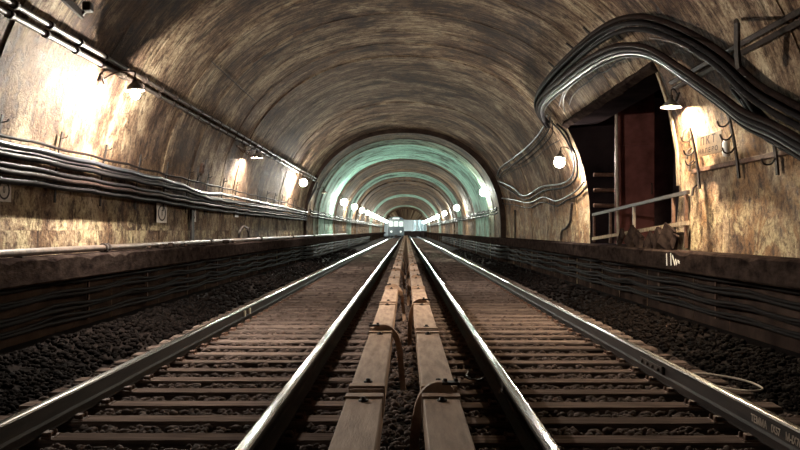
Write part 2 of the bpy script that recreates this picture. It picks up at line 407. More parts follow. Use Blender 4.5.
rocks('dirt', M['soil'], 'near-black dirt and grit banked along both wall feet', 'bank', ((4.8, 9, 420, .024), (9, 16, 200, .032), (16, 36, 60, .046), (36.2, 60, 14, .055)), 4)

# ledges along both walls
def ledge(name, side, front, back):
    mb = MB(); ys = []; y = -6.0
    while y < YEND: ys.append(y); y += (.22 if 4 < y < 30 else 1.2)
    ys.append(YEND); vs = []; rng = random.Random(5+side)
    for y in ys:
        j = rng.uniform(-.006, .006); k = rng.uniform(-.005, .004) - (.035 if rng.random() < .05 else 0)
        pf = back if y < YSTEP else back
        vs += [(pf, y, 1.165), (front+side*.03+j*.5, y, 1.165+k*.5), (front+j*.4, y, 1.14+k), (front+j*.3, y, .90+j*.5), (front+side*.02, y, .88), (pf, y, .88)]
    n = 6
    mb.add(vs, [(i*n+q, i*n+q+1, (i+1)*n+q+1, (i+1)*n+q) for i in range(len(ys)-1) for q in range(5)])
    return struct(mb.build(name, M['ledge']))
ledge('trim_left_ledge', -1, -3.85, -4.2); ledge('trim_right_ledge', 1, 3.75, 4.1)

# ------------------------------------------------------------------ tracks
RAILX = [-2.51, -.90, .81, 2.375]
RPROF = [(-.075, 0), (-.075, .012), (-.02, .03), (-.009, .05), (-.009, .13), (-.036, .142), (-.037, .166), (-.030, .177), (-.016, .180),
         (.016, .180), (.030, .177), (.037, .166), (.036, .142), (.009, .13), (.009, .05), (.02, .03), (.075, .012), (.075, 0)]
RZ = RAILTOP-.18
def rail(x, label):
    mb = MB(); n = len(RPROF); y0, y1 = 2.0, 190.0
    ys = [y0, 12, 40, y1]
    vs = [(x+a, y, RZ+b) for y in ys for a, b in RPROF]
    for j in range(len(ys)-1):
        for i in range(n):
            k = (i+1) % n; mi = 1 if 6 <= i <= 10 else 0
            mb.add([vs[j*n+i], vs[j*n+k], vs[(j+1)*n+k], vs[(j+1)*n+i]], [(3, 2, 1, 0)], mi)
    mb.add(vs[:n], [tuple(range(n))], 0)
    return tag(mb.build('rail', [M['railside'], M['railhead']], origin=(x, y0, RZ)), label, 'rail')
rA = rail(RAILX[0], 'outer steel rail of the track beside the wall with the long water pipe')
rB = rail(RAILX[1], 'bright polished inner rail of the track leading to the blue train')
rC = rail(RAILX[2], 'bright polished inner rail of the empty track, beside the cover boards')
rD = rail(RAILX[3], 'outer steel rail with white lettering on its web, recess side')
def child(mb, name, mat, par): return mb.build(name, mat, par)
def fishplate(par, x, y, side):
    mb = MB(); mb.box((x+side*.026, y, RZ+.088), (.03, .72, .075), bev=.008)
    mb.box((x+side*.043, y, RZ+.118), (.006, .72, .006), mi=1)
    for k in range(4): mb.lathe((x+side*.04, y-.27+.18*k, RZ+.085), (side, 0, 0), [(0, .018), (.02, .018), (.022, .001)], 6)
    return child(mb, 'fishplate', [M['iron'], M['galv']], par)
fishplate(rD, RAILX[3], 8.4, -1)
mb = MB()
for dy in (-.22, .22):
    mb = MB(); mb.box((RAILX[0]+.022, 13.8+dy, RZ+.09), (.026, .05, .09), bev=.004)
    child(mb, 'joint_clip', M['chalk'], rA)['label'] = 'pale clip on rail web'
def text_mesh(s, size, mat, name, parent, M4, ext=.001):
    cu = bpy.data.curves.new(name, 'FONT'); cu.body = s; cu.size = size; cu.extrude = ext; cu.offset = size*.02; cu.align_x = 'CENTER'; cu.align_y = 'CENTER'
    t = bpy.data.objects.new('tmp', cu); COL.objects.link(t); bpy.context.view_layer.update()
    me = bpy.data.meshes.new_from_object(t.evaluated_get(bpy.context.evaluated_depsgraph_get()))
    bpy.data.objects.remove(t); bpy.data.curves.remove(cu)
    me.transform(M4); me.transform(Matrix.Translation(-Vector(parent.location))); me.materials.clear(); me.materials.append(mat); me.name = name
    o = bpy.data.objects.new(name, me); COL.objects.link(o); o.parent = parent; return o
def basis(o, ex, ey):
    ex, ey = Vector(ex).normalized(), Vector(ey).normalized(); ez = ex.cross(ey)
    return Matrix(((ex.x, ey.x, ez.x, o[0]), (ex.y, ey.y, ez.y, o[1]), (ex.z, ey.z, ez.z, o[2]), (0, 0, 0, 1)))
for word, yw in (('ТЕММА', 5.90), ('IХ57', 5.63), ('М-IХ76', 5.37)):
    t = text_mesh(word, .068, M['palepost'], 'lettering', rD, basis((RAILX[3]-.0105, yw, RZ+.088), (0, -1, 0), (0, 0, 1)) @ Matrix.Diagonal((1.05, 1, 1, 1)))
    t['label'] = 'white raised lettering'

SP = .568
def sleeper_variant(cx, seed):
    random.seed(seed); mb = MB()
    mb.box((0, 0, -.015), (2.70, .235, .17), bev=.014, jit=.006)
    return mb
def tie_plate(xr):
    mb = MB(); mb.box((xr, 0, .074), (.34, .17, .010), bev=.003)
    for s in (-1, 1):
        mb.box((xr+s*.115, 0, .092), (.05, .09, .026), bev=.006)
        for q in (-.05, .05): mb.lathe((xr+s*.145, q, .078), (0, 0, 1), [(0, .014), (.03, .014), (.034, .001)], 6)
    return mb
def track(cx, rails, label, group, phase):
    protos = []
    for v in range(4):
        o = sleeper_variant(cx, 20+v).build('sleeper', M['sleeper']); o.location = (cx, 0, 0)
        tag(o, label, 'sleeper', group)
        for xr in rails:
            p = tie_plate(xr-cx).build('tie_plate', M['rust']); p.parent = o
        protos.append(o)
    rng = random.Random(int(cx*100)); made = []
    for i in range(150):
        y = phase + i*SP
        if i < 4: o = protos[i]; o.location = (cx, y, 0)
        elif i < 46: o = dup(protos[rng.randrange(4)], (cx + rng.uniform(-.03, .03)*0, y, 0))
        else:
            o = protos[rng.randrange(4)].copy(); COL.objects.link(o); o.location = (cx, y, 0)
    return phase + 150*SP
RNGS = random.getstate()
e1 = track(-1.705, RAILX[:2], 'weathered timber sleeper carrying the two rails of the pipe-side track', 'sleepers of the track that leads to the train', 4.75)
e2 = track(1.59, RAILX[2:], 'weathered timber sleeper carrying the two rails of the recess-side track', 'sleepers of the track on the recess side', 4.68)
mb = MB(); y = e1
while y < 163:
    for cx in (-1.705, 1.59): mb.box((cx, y, -.015), (2.7, .235, .17))
    y += SP
o = mb.build('sleepers', M['sleeper']); o['kind'] = 'stuff'; tag(o, 'far tail of closely spaced sleepers vanishing towards the station', 'sleepers')
random.seed(11)

# conductor rails with their cover boards and goose-neck brackets
SEG, GAP, ZT = 2.95, .13, .56
CONX = {-1: -.222, 1: .188}
for s, who in ((-1, 'pipe-side'), (1, 'recess-side')):
    cx = CONX[s]; mb = MB()
    mb.box((cx, 96, .415), (.07, 184, .09), bev=.01)
    tag(mb.build('conductor_rail', M['rust'], origin=(cx, 4, .37)), f'rusty conductor rail under the {who} line of pale cover boards', 'rail')
    y0 = 4.87 - (SEG if s > 0 else SEG)
    proto = None; bproto = None
    for k in range(52):
        ya = y0 + k*SEG + GAP/2; yb = ya + SEG - GAP; ym = (ya+yb)/2
        if proto is None:
            proto = empty('cover_board', (cx, ym, .37), f'pale tan cover board in the {who} line between the two tracks', 'cover board', f'cover boards of the {who} line')
            l = SEG-GAP; b = MB()
            b.box((cx, ym, ZT-.012), (.192, l, .024), bev=.005)
            for q in (-1, 1): b.box((cx+q*.087, ym, ZT-.094), (.018, l, .138), bev=.004)
            b.build('board', M['cover'], proto)
            for e in (-1, 1):
                b = MB(); ye = ym + e*(l/2-.09)
                b.box((cx, ye, ZT+.006), (.204, .10, .011), bev=.003)
                for q in (-1, 1): b.box((cx+q*.1, ye, ZT-.05), (.006, .10, .11))
                b.build('end_strap', M['strap'], proto)
                b = MB(); ye = ym + e*(l/2-.22)
                b.lathe((cx, ye, ZT+.0005), (0, 0, 1), [(0, .026), (.008, .026), (.009, .014), (.022, .014), (.024, .001)], 8)
                b.build('bolt', M['iron'], proto)
            o = proto
        else: o = dup(proto, (cx, ym, .37))
        yj = y0 + k*SEG
        if k < 1 or (k % 2 == (1 if s < 0 else 0)): continue
        if bproto is None:
            bproto = empty('gooseneck_bracket', (0, yj, 0), f'dark curved iron bracket holding the {who} cover boards up', 'bracket', f'goose-neck brackets of the {who} line')
            b = MB(); xb = -.045*s*-1*-1
            P = spline([(-.022*s*-1*-1+.012, yj, 0.0), (.0-.01*s, yj, .25), (cx*.02, yj, .40), (cx*.18, yj, .52), (cx*.5, yj, .585), (cx*.85, yj, .585), (cx*1.02, yj, .55), (cx*1.02, yj, .475)], 5)
            b.bar(P, .070, .050, (0, 1, 0)); b.build('neck', M['strap'], bproto)
            b = MB(); b.box((0, yj, .012), (.14, .11, .02), bev=.004); b.build('foot_plate', M['iron'], bproto)
            b = MB(); b.box((cx*1.02, yj, .595+.012), (.10, .075, .016), bev=.004)
            for q in (-1, 1): b.lathe((cx*1.02+q*.03, yj, .61), (0, 0, 1), [(0, .012), (.02, .012), (.022, .001)], 6)
            b.build('clamp', M['iron'], bproto)
        else: dup(bproto, (0, yj, 0))
# stagger so the two lines' brackets do not share one spot
for o in [o for o in bpy.data.objects if o.name.startswith('gooseneck_bracket') and 'recess' in o['label']]:
    o.location.x += .055
for o in [o for o in bpy.data.objects if o.name.startswith('gooseneck_bracket') and 'pipe' in o['label']]:
    o.location.x -= .055

# ------------------------------------------------------------------ lamps
WARM, NEUT, GREEN = (1, .80, .54), (1, .93, .80), (.95, 1.0, .86)
_em = {}
def lamp(pos, side, mouth, I, col, label, shaded=False, group=None, arm=True, tb=-.02, rb=None, p=NEAR, name='wall_lamp', R=.16):
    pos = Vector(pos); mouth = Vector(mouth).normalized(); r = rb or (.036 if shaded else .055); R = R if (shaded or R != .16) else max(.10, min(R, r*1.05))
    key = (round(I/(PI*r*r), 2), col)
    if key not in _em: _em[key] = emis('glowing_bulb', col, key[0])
    root = empty(name, pos, label, 'lamp', group)
    b = MB()
    b.lathe(pos, mouth, [(-.10, .001), (-.10, .03), (-.075, .045), (-.05, .075), (.022, R), (.018, R-.004), (-.045, .07), (-.06, .03)], 24)
    b.build('lamp_shade', M['shade'], root)
    b = MB(); b.lathe(pos, mouth, [(-.15, .001), (-.15, .024), (-.10, .026), (-.10, .001)], 10); b.build('socket', M['iron'], root)
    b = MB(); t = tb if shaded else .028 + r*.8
    b.sphere(pos + mouth*t, r, 2); b.build('bulb', _em[key], root)  # oversized globes on glaring and distant lamps stand in for their glare
    if arm:
        k = pos - mouth*.14; wz = pos.z+.12; w = Vector((wx(wz, side, p, .045), pos.y, wz))
        b = MB(); b.tube(spline([k, k - mouth*.06 + Vector((0, 0, .02)), (k+w)/2 + Vector((0, 0, .09)), w]), .011, 6)
        b.box(w + Vector((-side*.012, 0, 0)), (.02, .09, .13), bev=.003, rot=Quaternion((0, 1, 0), side*.32)); b.build('bracket_arm', M['iron'], root)
    return root
def lpos(px, py, x): d = x*F/(px-VX); return at(px, py, d)
lamp(lpos(135, 89, -3.42), -1, (.04, 0, -1), 270, NEUT, 'bright bare-bulb lamp hanging just under the twin ceiling conduits, nearest on the pipe side', rb=.055, R=.115)
lamp(lpos(257, 157, -3.62), -1, (.02, 0, -1), 150, NEUT, 'shaded lamp throwing a pointed cone of light on the wall', True, R=.15)
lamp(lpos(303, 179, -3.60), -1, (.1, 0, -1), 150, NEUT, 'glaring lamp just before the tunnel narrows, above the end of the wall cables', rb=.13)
lamp(lpos(671, 106, 3.66), 1, (-.02, -.03, -1), 200, WARM, 'warm shaded lamp beside the recess, lighting the sign board', True, rb=.045, R=.145, tb=-.035)
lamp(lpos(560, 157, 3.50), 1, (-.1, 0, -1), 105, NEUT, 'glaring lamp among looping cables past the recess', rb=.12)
lamp(lpos(324, 192.5, -3.5), -1, (.05, 0, -1), 20, GREEN, 'small shaded lamp on the greenish wall past the narrowing', True, p=FAR)
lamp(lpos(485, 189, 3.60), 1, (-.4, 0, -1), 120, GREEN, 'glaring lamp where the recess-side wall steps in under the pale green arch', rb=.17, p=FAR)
Y = 48.0; gl = 'lamps in the long pipe-side row towards the train'
while Y < 160:
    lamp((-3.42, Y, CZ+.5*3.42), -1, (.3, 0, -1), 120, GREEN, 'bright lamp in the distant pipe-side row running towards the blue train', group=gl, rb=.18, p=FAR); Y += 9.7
for Y in (56, 74, 90, 104, 118, 132, 146, 158):
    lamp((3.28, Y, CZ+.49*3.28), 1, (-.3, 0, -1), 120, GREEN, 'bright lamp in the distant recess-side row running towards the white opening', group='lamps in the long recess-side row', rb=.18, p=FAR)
# the same row goes on behind the view
lamp((-3.42, 1.6, 3.25), -1, (.3, 0, -1), 6, NEUT, 'lamp of the pipe-side row nearest the viewpoint', True, rb=.05)

# ------------------------------------------------------------------ pipe-side wall fittings
def conduit(ratio, label):
    p = vault(VX-100, VY-100*ratio, .095); x, z = p.x, p.z
    root = empty('conduit', (x, 5, z), label, 'conduit')
    b = MB(); b.tube([(x, 5, z), (x, 20, z), (x, YSTEP-.1, z)], .030, 10); b.build('tube', M['galv'], root)
    n = 0; y = 6.6
    while y < YSTEP-.4:
        b = MB(); b.lathe((x, y-.035, z), (0, 1, 0), [(0, .031), (0, .043), (.07, .043), (.07, .031)], 10)
        b.box((x-.045, y, z+.012), (.05, .035, .02), rot=Quaternion((0, 1, 0), .9)); b.build('clamp', M['iron'], root); y += .83; n += 1
    return root
conduit(.577, 'upper of the two parallel steel conduits clamped high along the vault'); conduit(.545, 'lower of the two parallel steel conduits clamped high along the vault')

def longcable(name, mat, r, label, side, zf, xoff, y0, y1, step=.4, p=NEAR, group=None, rack=2.0, sag=.02, wob=.012, seed=0, n=8, x_fixed=None):
    rng = random.Random(seed); ph = rng.uniform(0, 6); P = []; y = y0
    A = [rng.uniform(-wob, wob) for _ in range(400)]
    while y <= y1+1e-6:
        u = ((y-y0) % rack)/rack; i = int((y-y0)/rack); w = A[i]*(1-u)+A[i+1]*u
        z = zf(y) + w - sag*4*u*(1-u); x = x_fixed - side*.27*max(0, min(1, (y-33.5)/2.0)) if x_fixed is not None else wx(z, side, p, xoff)
        P.append((x, y, z)); y += step
    b = MB(); b.tube(P, r, n); return tag(b.build(name, mat, origin=P[0]), label, 'cable', group)
def lin(*pts):
    def f(y):
        for (a, za), (b, zb) in zip(pts[:-1], pts[1:]):
            if y <= b: return za + (zb-za)*max(0, min(1, (y-a)/(b-a)))*1.0
        return pts[-1][1]
    return f
# cables on the pipe-side wall
LC = [(lin((5, 2.30), (12, 2.27), (16, 2.25), (18, 2.16), (35, 2.16)), .075, .030, 'cable', 'black cable tucked against the wall behind the thick grey one in the pipe-side bundle'),
      (lin((5, 2.12), (12, 2.095), (20, 2.0), (35, 2.0)), .075, .032, 'cable', 'black cable tucked against the wall behind the brown one in the pipe-side bundle'),
      (lin((5, 2.42), (30, 2.40), (35, 2.30)), .10, .017, 'cablebrown', 'topmost thin brown cable of the bundle on the pipe-side wall'),
      (lin((5, 2.345), (12, 2.31), (15.5, 2.29), (17.3, 2.19), (19, 2.25), (35, 2.20)), .165, .034, 'cablegrey', 'thick shiny grey cable, second from the top of the pipe-side bundle'),
      (lin((5, 2.25), (12, 2.22), (16, 2.20), (18, 2.105), (35, 2.11)), .16, .034, 'cable', 'thick black cable, third from the top of the pipe-side bundle'),
      (lin((5, 2.175), (10, 2.13), (20, 2.03), (35, 2.03)), .145, .028, 'cable', 'black cable, fourth from the top of the pipe-side bundle'),
      (lin((5, 2.085), (10, 2.055), (22, 1.955), (35, 1.96)), .165, .032, 'cablebrown', 'brown cable, fifth from the top of the pipe-side bundle'),
      (lin((5, 1.985), (12, 1.97), (20, 1.885), (35, 1.89)), .14, .040, 'cable', 'lowest and thickest black cable of the pipe-side bundle')]
for k, (zf, xo, r, m, lab) in enumerate(LC):
    longcable('wall_cable', M[m], r, lab, -1, zf, xo, 5.0, 35.6, .3, seed=40+k, rack=1.55, sag=.018, wob=.008)
def cable_rack(y, side, p, z0, z1, lab, grp, arms):
    root = empty('cable_rack', (wx(2.2, side, p, .04), y, z0), lab, 'cable rack', grp); b = MB()
    b.bar([(wx(z0+(z1-z0)*k/5, side, p, .036), y, z0+(z1-z0)*k/5) for k in range(6)], .045, .014, (0, 1, 0)); b.build('strap', M['iron'], root)
    for za in arms:
        b = MB(); x = wx(za, side, p, .045)
        b.bar([(x, y, za), (x-side*.06, y, za+.012), (x-side*.075, y, za+.035)], .03, .008, (0, 1, 0)); b.build('hook', M['iron'], root)
    return root
for k in range(18):
    y = 5.775 + 1.55*k
    cable_rack(y, -1, NEAR, 1.78, 2.62, 'dark iron cable rack strapped to the wall behind the pipe-side cable bundle', 'cable racks behind the pipe-side bundle', (2.54,))
for k, (z, xo, r, lab) in enumerate(((2.30, .10, .03, 'upper'), (2.20, .12, .035, 'middle'), (2.08, .11, .035, 'lower'))):
    longcable('wall_cable', M['cable'], r, f'{lab} black cable on the distant pipe-side wall past the narrowing', -1, (lambda y, z=z: z), xo, 36.3, 150, 1.0, FAR, seed=60+k, rack=3, sag=.05)
    longcable('wall_cable', M['cable'], r, f'{lab} black cable on the distant recess-side wall past the narrowing', 1, (lambda y, z=z: z+.1), xo, 36.3, 150, 1.0, FAR, seed=70+k, rack=3, sag=.05)
# two cables dropping off the bundle's end round the step
for k in range(2):
    b = MB(); P = spline([(-3.95, 35.75-.3*k, 2.58), (-3.80, 35.7-.3*k, 2.9), (-3.66, 35.7-.3*k, 3.15), (-3.58, 35.7-.3*k, 3.4)]); b.tube(P, .018, 6)
    tag(b.build('lamp_cable', M['cablegrey'], origin=P[0]), ['pale cable looping up from the bundle to the lamp before the narrowing', 'second pale cable looping up to the lamp before the narrowing'][k], 'cable')

# water pipe on the ledge
root = empty('water_pipe', (-4.00, 4, 1.17), 'long brown water pipe lying along the ledge at the wall foot', 'pipe')
b = MB(); b.tube([(-4.00, 4, 1.222), (-4.00, 20, 1.222), (-4.00, 60, 1.222)], .040, 12); b.build('tube', M['pipe'], root)
for y in (11.7, 18.0, 24.2, 31.0, 38.0):
    b = MB(); b.lathe((-4.00, y-.09, 1.222), (0, 1, 0), [(0, .041), (0, .062), (.06, .062), (.06, .052), (.12, .052), (.12, .062), (.18, .062), (.18, .041)], 12); b.build('coupling', M['iron'], root)
for k in range(14):
    b = MB(); b.box((-4.00, 6.5+k*2.6, 1.176), (.09, .06, .012)); b.build('saddle', M['iron'], root)
root = empty('hydrant_valve', (-4.00, 21.6, 1.27), 'dark arched hydrant valve with hand wheel sitting over the water pipe', 'valve')
b = MB(); b.tube(spline([(-4.02, 21.15, 1.285), (-4.0, 21.2, 1.42), (-3.98, 21.45, 1.53), (-3.96, 21.75, 1.53), (-3.94, 22.0, 1.42), (-3.94, 22.05, 1.285)]), .034, 8); b.build('arched_body', M['iron'], root)
b = MB(); b.tube([(-3.85+.0, 21.6+.085*math.cos(a*PI/6), 1.44+.085*math.sin(a*PI/6)) for a in range(13)], .012, 6, cap=False); b.tube([(-3.85, 21.6-.085, 1.44), (-3.85, 21.6+.085, 1.44)], .008, 5); b.tube([(-3.95, 21.6, 1.47), (-3.85, 21.6, 1.44)], .012, 6); b.build('hand_wheel', M['iron'], root)

# plates on the pipe-side wall
def plate(px, py, w, h, mat, label, digits=None, oval=False):
    p = vault(px, py, .035); y, z = p.y, p.z; x = wx(z, -1, NEAR, .03)
    root = empty('number_plate', (x, y, z-h/2), label, 'sign'); b = MB(); b.box((x, y, z), (.008, w, h), bev=.003); b.build('backing', mat, root)
    if oval:
        b = MB(); vs = []; n = 20
        for s_, f_ in ((1, 1), (.72, .8)):
            for k in range(n): a = 2*PI*k/n; vs.append((x+.0055, y+math.cos(a)*w*.40*s_, z+math.sin(a)*h*.42*f_))
        b.add(vs, [(k, (k+1) % n, n+(k+1) % n, n+k) for k in range(n)]); b.build('oval_ring', M['ink'], root)
    if digits: text_mesh(digits, h*.42, M['ink'], 'digits', root, basis((x+.0058, y, z), (0, 1, 0), (0, 0, 1)), .0005)
plate(4, 190, .34, .24, M['plate'], 'pale plate with a dark oval low on the wall below the nearest cables', '0', True)
plate(162, 213, .62, .33, M['plate'], 'pale plate with a dark oval under the cables, just before a dark wall joint', '8', True)
plate(193, 214, .5, .30, M['plate'], 'stained oval plate just past the dark wall joint', None, True)
plate(237, 212, .42, .26, M['white'], 'bright white plate under the cables, nearer of two by the hydrant valve')
plate(247, 210.5, .34, .14, M['white'], 'small white plate under the cables, further of two by the hydrant valve')
p = vault(201, 169, .03); b = MB()
root = empty('junction_box', (p.x, p.y, p.z-.13), 'round rusty junction ring on the wall above the cable bundle', 'junction box')
b.lathe((p.x-.0, p.y, p.z), (1, 0, -.15), [(0, .13), (.05, .13), (.05, .10), (.02, .095), (.02, .04), (.06, .035), (.06, .001)], 18); b.build('ring_body', M['rust'], root)
b = MB(); b.tube(spline([(p.x+.02, p.y-.12, p.z-.08), (p.x+.02, p.y-.3, p.z-.16), (p.x+.02, p.y-.42, p.z-.3)]), .012, 6); b.build('lead', M['cablebrown'], root)
# dark vertical drop pipe at the wall joint
b = MB(); y = 17.05; b.box((-4.17+.03, y, 1.52), (.035, .20, .68), bev=.006)
tag(b.build('cover_strip', M['iron'], origin=(-4.15, y, 1.18)), 'dark upright strip covering the wall joint between two oval plates', 'cover strip')
# hook and small fitting high on the vault, top corner
root = empty('hanger_bracket', vault(76, 6, .05), 'rusty hanger bracket with a square end piece high above the conduits', 'bracket')
P0, P1, P2 = vault(62, -4, .06), vault(82, 15, .06), vault(88, 7, .10)
b = MB(); b.bar([P0, (P0+P1)/2, P1], .09, .03, (0, .3, -1)); b.build('strap', M['iron'], root)
b = MB(); b.tube([P1, P2], .02, 6); b.box(P2, (.09, .12, .10), bev=.012); b.build('end_block', M['iron'], root)
# hooks with chain by the shaded lamp
root = empty('hook_bar', vault(243, 150, .05), 'small rusty bar with hanging hooks beside the shaded lamp', 'hook bar')
Pa, Pb = vault(237, 146, .06), vault(249, 152, .06); b = MB(); b.tube([Pa, Pb], .02, 6); b.build('bar', M['rust'], root)
for k in range(3):
    q = Pa.lerp(Pb, .15+.35*k); b = MB(); b.tube(spline([q, q+Vector((.05, 0, -.08)), q+Vector((.12, 0, -.13)), q+Vector((.16, 0, -.06))]), .012, 6); b.build('hook', M['rust'], root)
# thin wire on the vault
b = MB(); P = [vault(211+(255-211)*k/12, 61+(101-61)*k/12, .035) for k in range(13)]; b.tube(P, .010, 5)
tag(b.build('thin_wire', M['iron'], origin=P[0]), 'thin dark wire slanting down the vault towards the conduits', 'wire')
# rubble on the ledge
for k, px in enumerate((150, 163, 171, 178, 186, 193, 205, 226, 233)):
    d = 3.89*F/(VX-px); b = MB(); s_ = .04+.038*((k*7) % 5)/4
    b.box((0, 0, s_*.42), (s_*1.1, s_*2.4, s_*.8), bev=s_*.2, jit=s_*.12)
    o = b.build('concrete_chunk', M['timber']); zmin = min(v.co.z for v in o.data.vertices)
    o.location = (-3.895, d, 1.172-zmin); o.rotation_euler.z = random.uniform(-.3, .3); o.data.materials[0] = M['ledge']
    tag(o, 'small broken concrete chunk lying on the front edge of the pipe-side ledge', 'rubble', 'concrete chunks on the pipe-side ledge')

# ------------------------------------------------------------------ cables slung under the ledges
ORD = ['topmost', 'second', 'third', 'fourth', 'fifth', 'sixth', 'lowest']
for side, who, xb in ((-1, 'pipe-side', -4.2), (1, 'recess-side', 4.1)):
    for k in range(7):
        z = .835 - .074*k; r = (.028, .018, .030, .022, .032, .018, .026)[k]; nm = ORD[k] + (' from the top' if 0 < k < 6 else '')
        x = xb - side*(.12 + .075*(k % 2))
        longcable('ledge_cable', M['cabledull'], r, f'sagging cable, {nm} of those slung under the {who} ledge', side, (lambda y, z=z: z), 0, 5.0, 90, .5, seed=100+k+20*side, rack=2.6, sag=(.02, .05, .03, .06, .035, .05, .025)[k], wob=.016, x_fixed=x)
    root0 = None
    for k in range(16):
        y = 6.3 + 2.6*k
        if root0 is None:
            root0 = empty('hook_strip', (xb-side*.05, y, .30), f'dark upright hook strip holding the cables under the {who} ledge', 'hook strip', f'hook strips under the {who} ledge')
            b = MB(); b.box((xb-side*.05, y, .58), (.02, .05, .56)); b.build('strip', M['rust'], root0)
        else: dup(root0, (xb-side*.05, y, .30))

# ------------------------------------------------------------------ recess-side cable bundle arching over the opening
def pixcable(pts, r, mat, label, off, n=8, cat='cable', name='bundle_cable', p=NEAR, grp=None):
    P = spline([vault(x, y, off, p) for x, y in pts], 7); b = MB(); b.tube(P, r, n)
    return tag(b.build(name, mat, origin=P[-1]), label, cat, grp)
UP = [(840, 118), (800, 99), (767, 80), (733, 50), (700, 29), (667, 15), (645, 11), (622, 15), (598, 29), (573, 51), (554, 71), (542, 88), (540, 100), (545, 112), (553, 122)]
LO = [(840, 140), (800, 118), (767, 104), (740, 84), (700, 57), (667, 37), (640, 33), (617, 39), (593, 53), (573, 69), (559, 80), (550, 90), (547, 99), (550, 110), (557, 121)]
def bundle(pts, specs):
    C = spline([vault(x, y, .02) for x, y in pts], 7)
    for u, h, r, mat, label in specs:
        P = []
        for i, c in enumerate(C):
            T = (C[min(i+1, len(C)-1)]-C[max(i-1, 0)]).normalized()
            e = 1e-2; up = Vector((c.x-NEAR['cx'], 0, max(0, c.z-Z0)*.95)).normalized(); Nn = -up
            S = T.cross(Nn).normalized(); P.append(c + S*u + Nn*h)
        b = MB(); b.tube(P, r, 9); tag(b.build('bundle_cable', mat, origin=P[-1]), label, 'cable')
SGN = -1
bundle(UP, [(0, .11, .038, M['cablebrown'], 'outermost thick brown cable of the bundle arching over the recess'),
            (SGN*.095, .11, .038, M['cable'], 'second thick black cable from the outside of the bundle over the recess'),
            (SGN*.150, .190, .036, M['cable'], 'third thick black cable from the outside of the bundle over the recess'),
            (SGN*.050, .186, .032, M['cable'], 'slim black cable riding on top of the three thick outer cables over the recess')])
bundle(LO, [(0, .275, .036, M['cablebrown'], 'upper brown cable of the inner half of the bundle over the recess'),
            (SGN*.075, .275, .034, M['cable'], 'middle black cable of the inner half of the bundle over the recess'),
            (SGN*.140, .275, .026, M['cablegrey'], 'thin grey cable hugging the underside of the bundle over the recess'),
            (SGN*.197, .265, .022, M['cable'], 'slim black cable, innermost of the bundle over the recess')])
for k, (dx, dy) in enumerate(((0, 0), (-4, 8), (-8, 15), (-12, 22))):
    pixcable([(850, 170+dy), (800, 139+dy*.9), (777, 128+dy*.8), (757, 109+dy*.7), (744, 92+dy*.6), (732, 82+dy*.35)], .028-.003*k, M['cable'],
             ['highest', 'second', 'third', 'lowest'][k] + ' black cable of the fan drooping behind the hook racks', .17 if k % 2 else .10, 8)
pixcable([(741, 99), (747, 110), (754, 123), (763, 137), (772, 144), (785, 147), (800, 143), (840, 137)], .010, M['cablegrey'], 'thin pale wire drooping below the cable fan', .24, 6, name='thin_wire', cat='wire')
pixcable([(690, 49), (674, 42), (664, 39.5), (650, 37.5)], .012, M['galv'], 'short pale wire lying on the inner cables above the warm lamp', .42, 6, name='thin_wire', cat='wire')
pixcable([(612, 55), (606, 60), (598, 60), (590, 68), (584, 68), (577, 77), (568, 84), (562, 96), (559, 106)], .013, M['cablegrey'], 'wavy thin grey wire beside the bundle on the recess hood', .085, 6, name='thin_wire', cat='wire')
pixcable([(622, 53), (612, 58), (604, 64), (596, 66), (587, 74), (580, 76), (573, 84), (566, 92), (563, 102), (565, 112)], .012, M['cablegrey'], 'wavy thin grey wire on the recess hood, next one in from the bundle', .06, 6, name='thin_wire', cat='wire')
pixcable([(634, 52), (626, 58), (615, 63), (607, 71), (597, 74), (588, 82), (580, 88), (573, 95), (569, 105)], .010, M['cable'], 'thin black wire on the recess hood, furthest in from the bundle', .06, 6, name='thin_wire', cat='wire')
# loops past the recess
pixcable([(553, 124), (561, 132), (568, 143), (573, 156), (574, 170), (570, 179), (560, 184), (541, 187), (524, 196), (512, 187), (498, 181)], .022, M['cablegrey'], 'pale cable hanging in a deep loop round the glaring lamp past the recess', .09, 8, name='loop_cable')
pixcable([(557, 124), (566, 133), (571, 145), (576, 157), (577, 172), (573, 182), (562, 188), (543, 191), (526, 200), (513, 192), (498, 184)], .022, M['cable'], 'black cable in the outer loop round the glaring lamp past the recess', .08, 8, name='loop_cable')
pixcable([(547, 115), (543, 128), (529, 145), (512, 159), (500, 168), (497, 176)], .020, M['cablegrey'], 'pale cable slanting down the vault from the bundle to the narrowing, upper one', .035, 8, name='loop_cable')
pixcable([(550, 117), (548, 131), (534, 148), (517, 162), (503, 172), (499, 178)], .020, M['cable'], 'black cable slanting down the vault from the bundle to the narrowing, second one', .035, 8, name='loop_cable')
pixcable([(552, 121), (552, 134), (541, 147), (525, 161), (512, 168), (502, 176)], .014, M['cablebrown'], 'thin brown cable slanting down the vault below the two thicker ones', .035, 7, name='loop_cable')
pixcable([(584, 182), (577, 190), (570, 195), (556, 201), (543, 197), (529, 203), (515, 200), (500, 198)], .020, M['cablegrey'], 'wavy pale cable under the deep loops past the recess', .06, 7, name='loop_cable')
pixcable([(586, 188), (577, 196), (567, 200), (556, 206), (543, 202), (529, 208), (515, 205), (500, 203)], .018, M['cable'], 'wavy black cable under the pale wavy one past the recess', .05, 7, name='loop_cable')
pixcable([(572, 203), (571, 212), (570, 222), (566, 228), (562, 231), (561, 240)], .030, M['iron'], 'dark bent drop pipe on the wall below the loops past the recess', .05, 8, name='drop_pipe', cat='pipe')
pixcable([(515, 210), (515, 222), (515, 238)], .03, M['iron'], 'straight thin upright pipe on the wall near the narrowing', .05, 8, name='drop_pipe', cat='pipe')
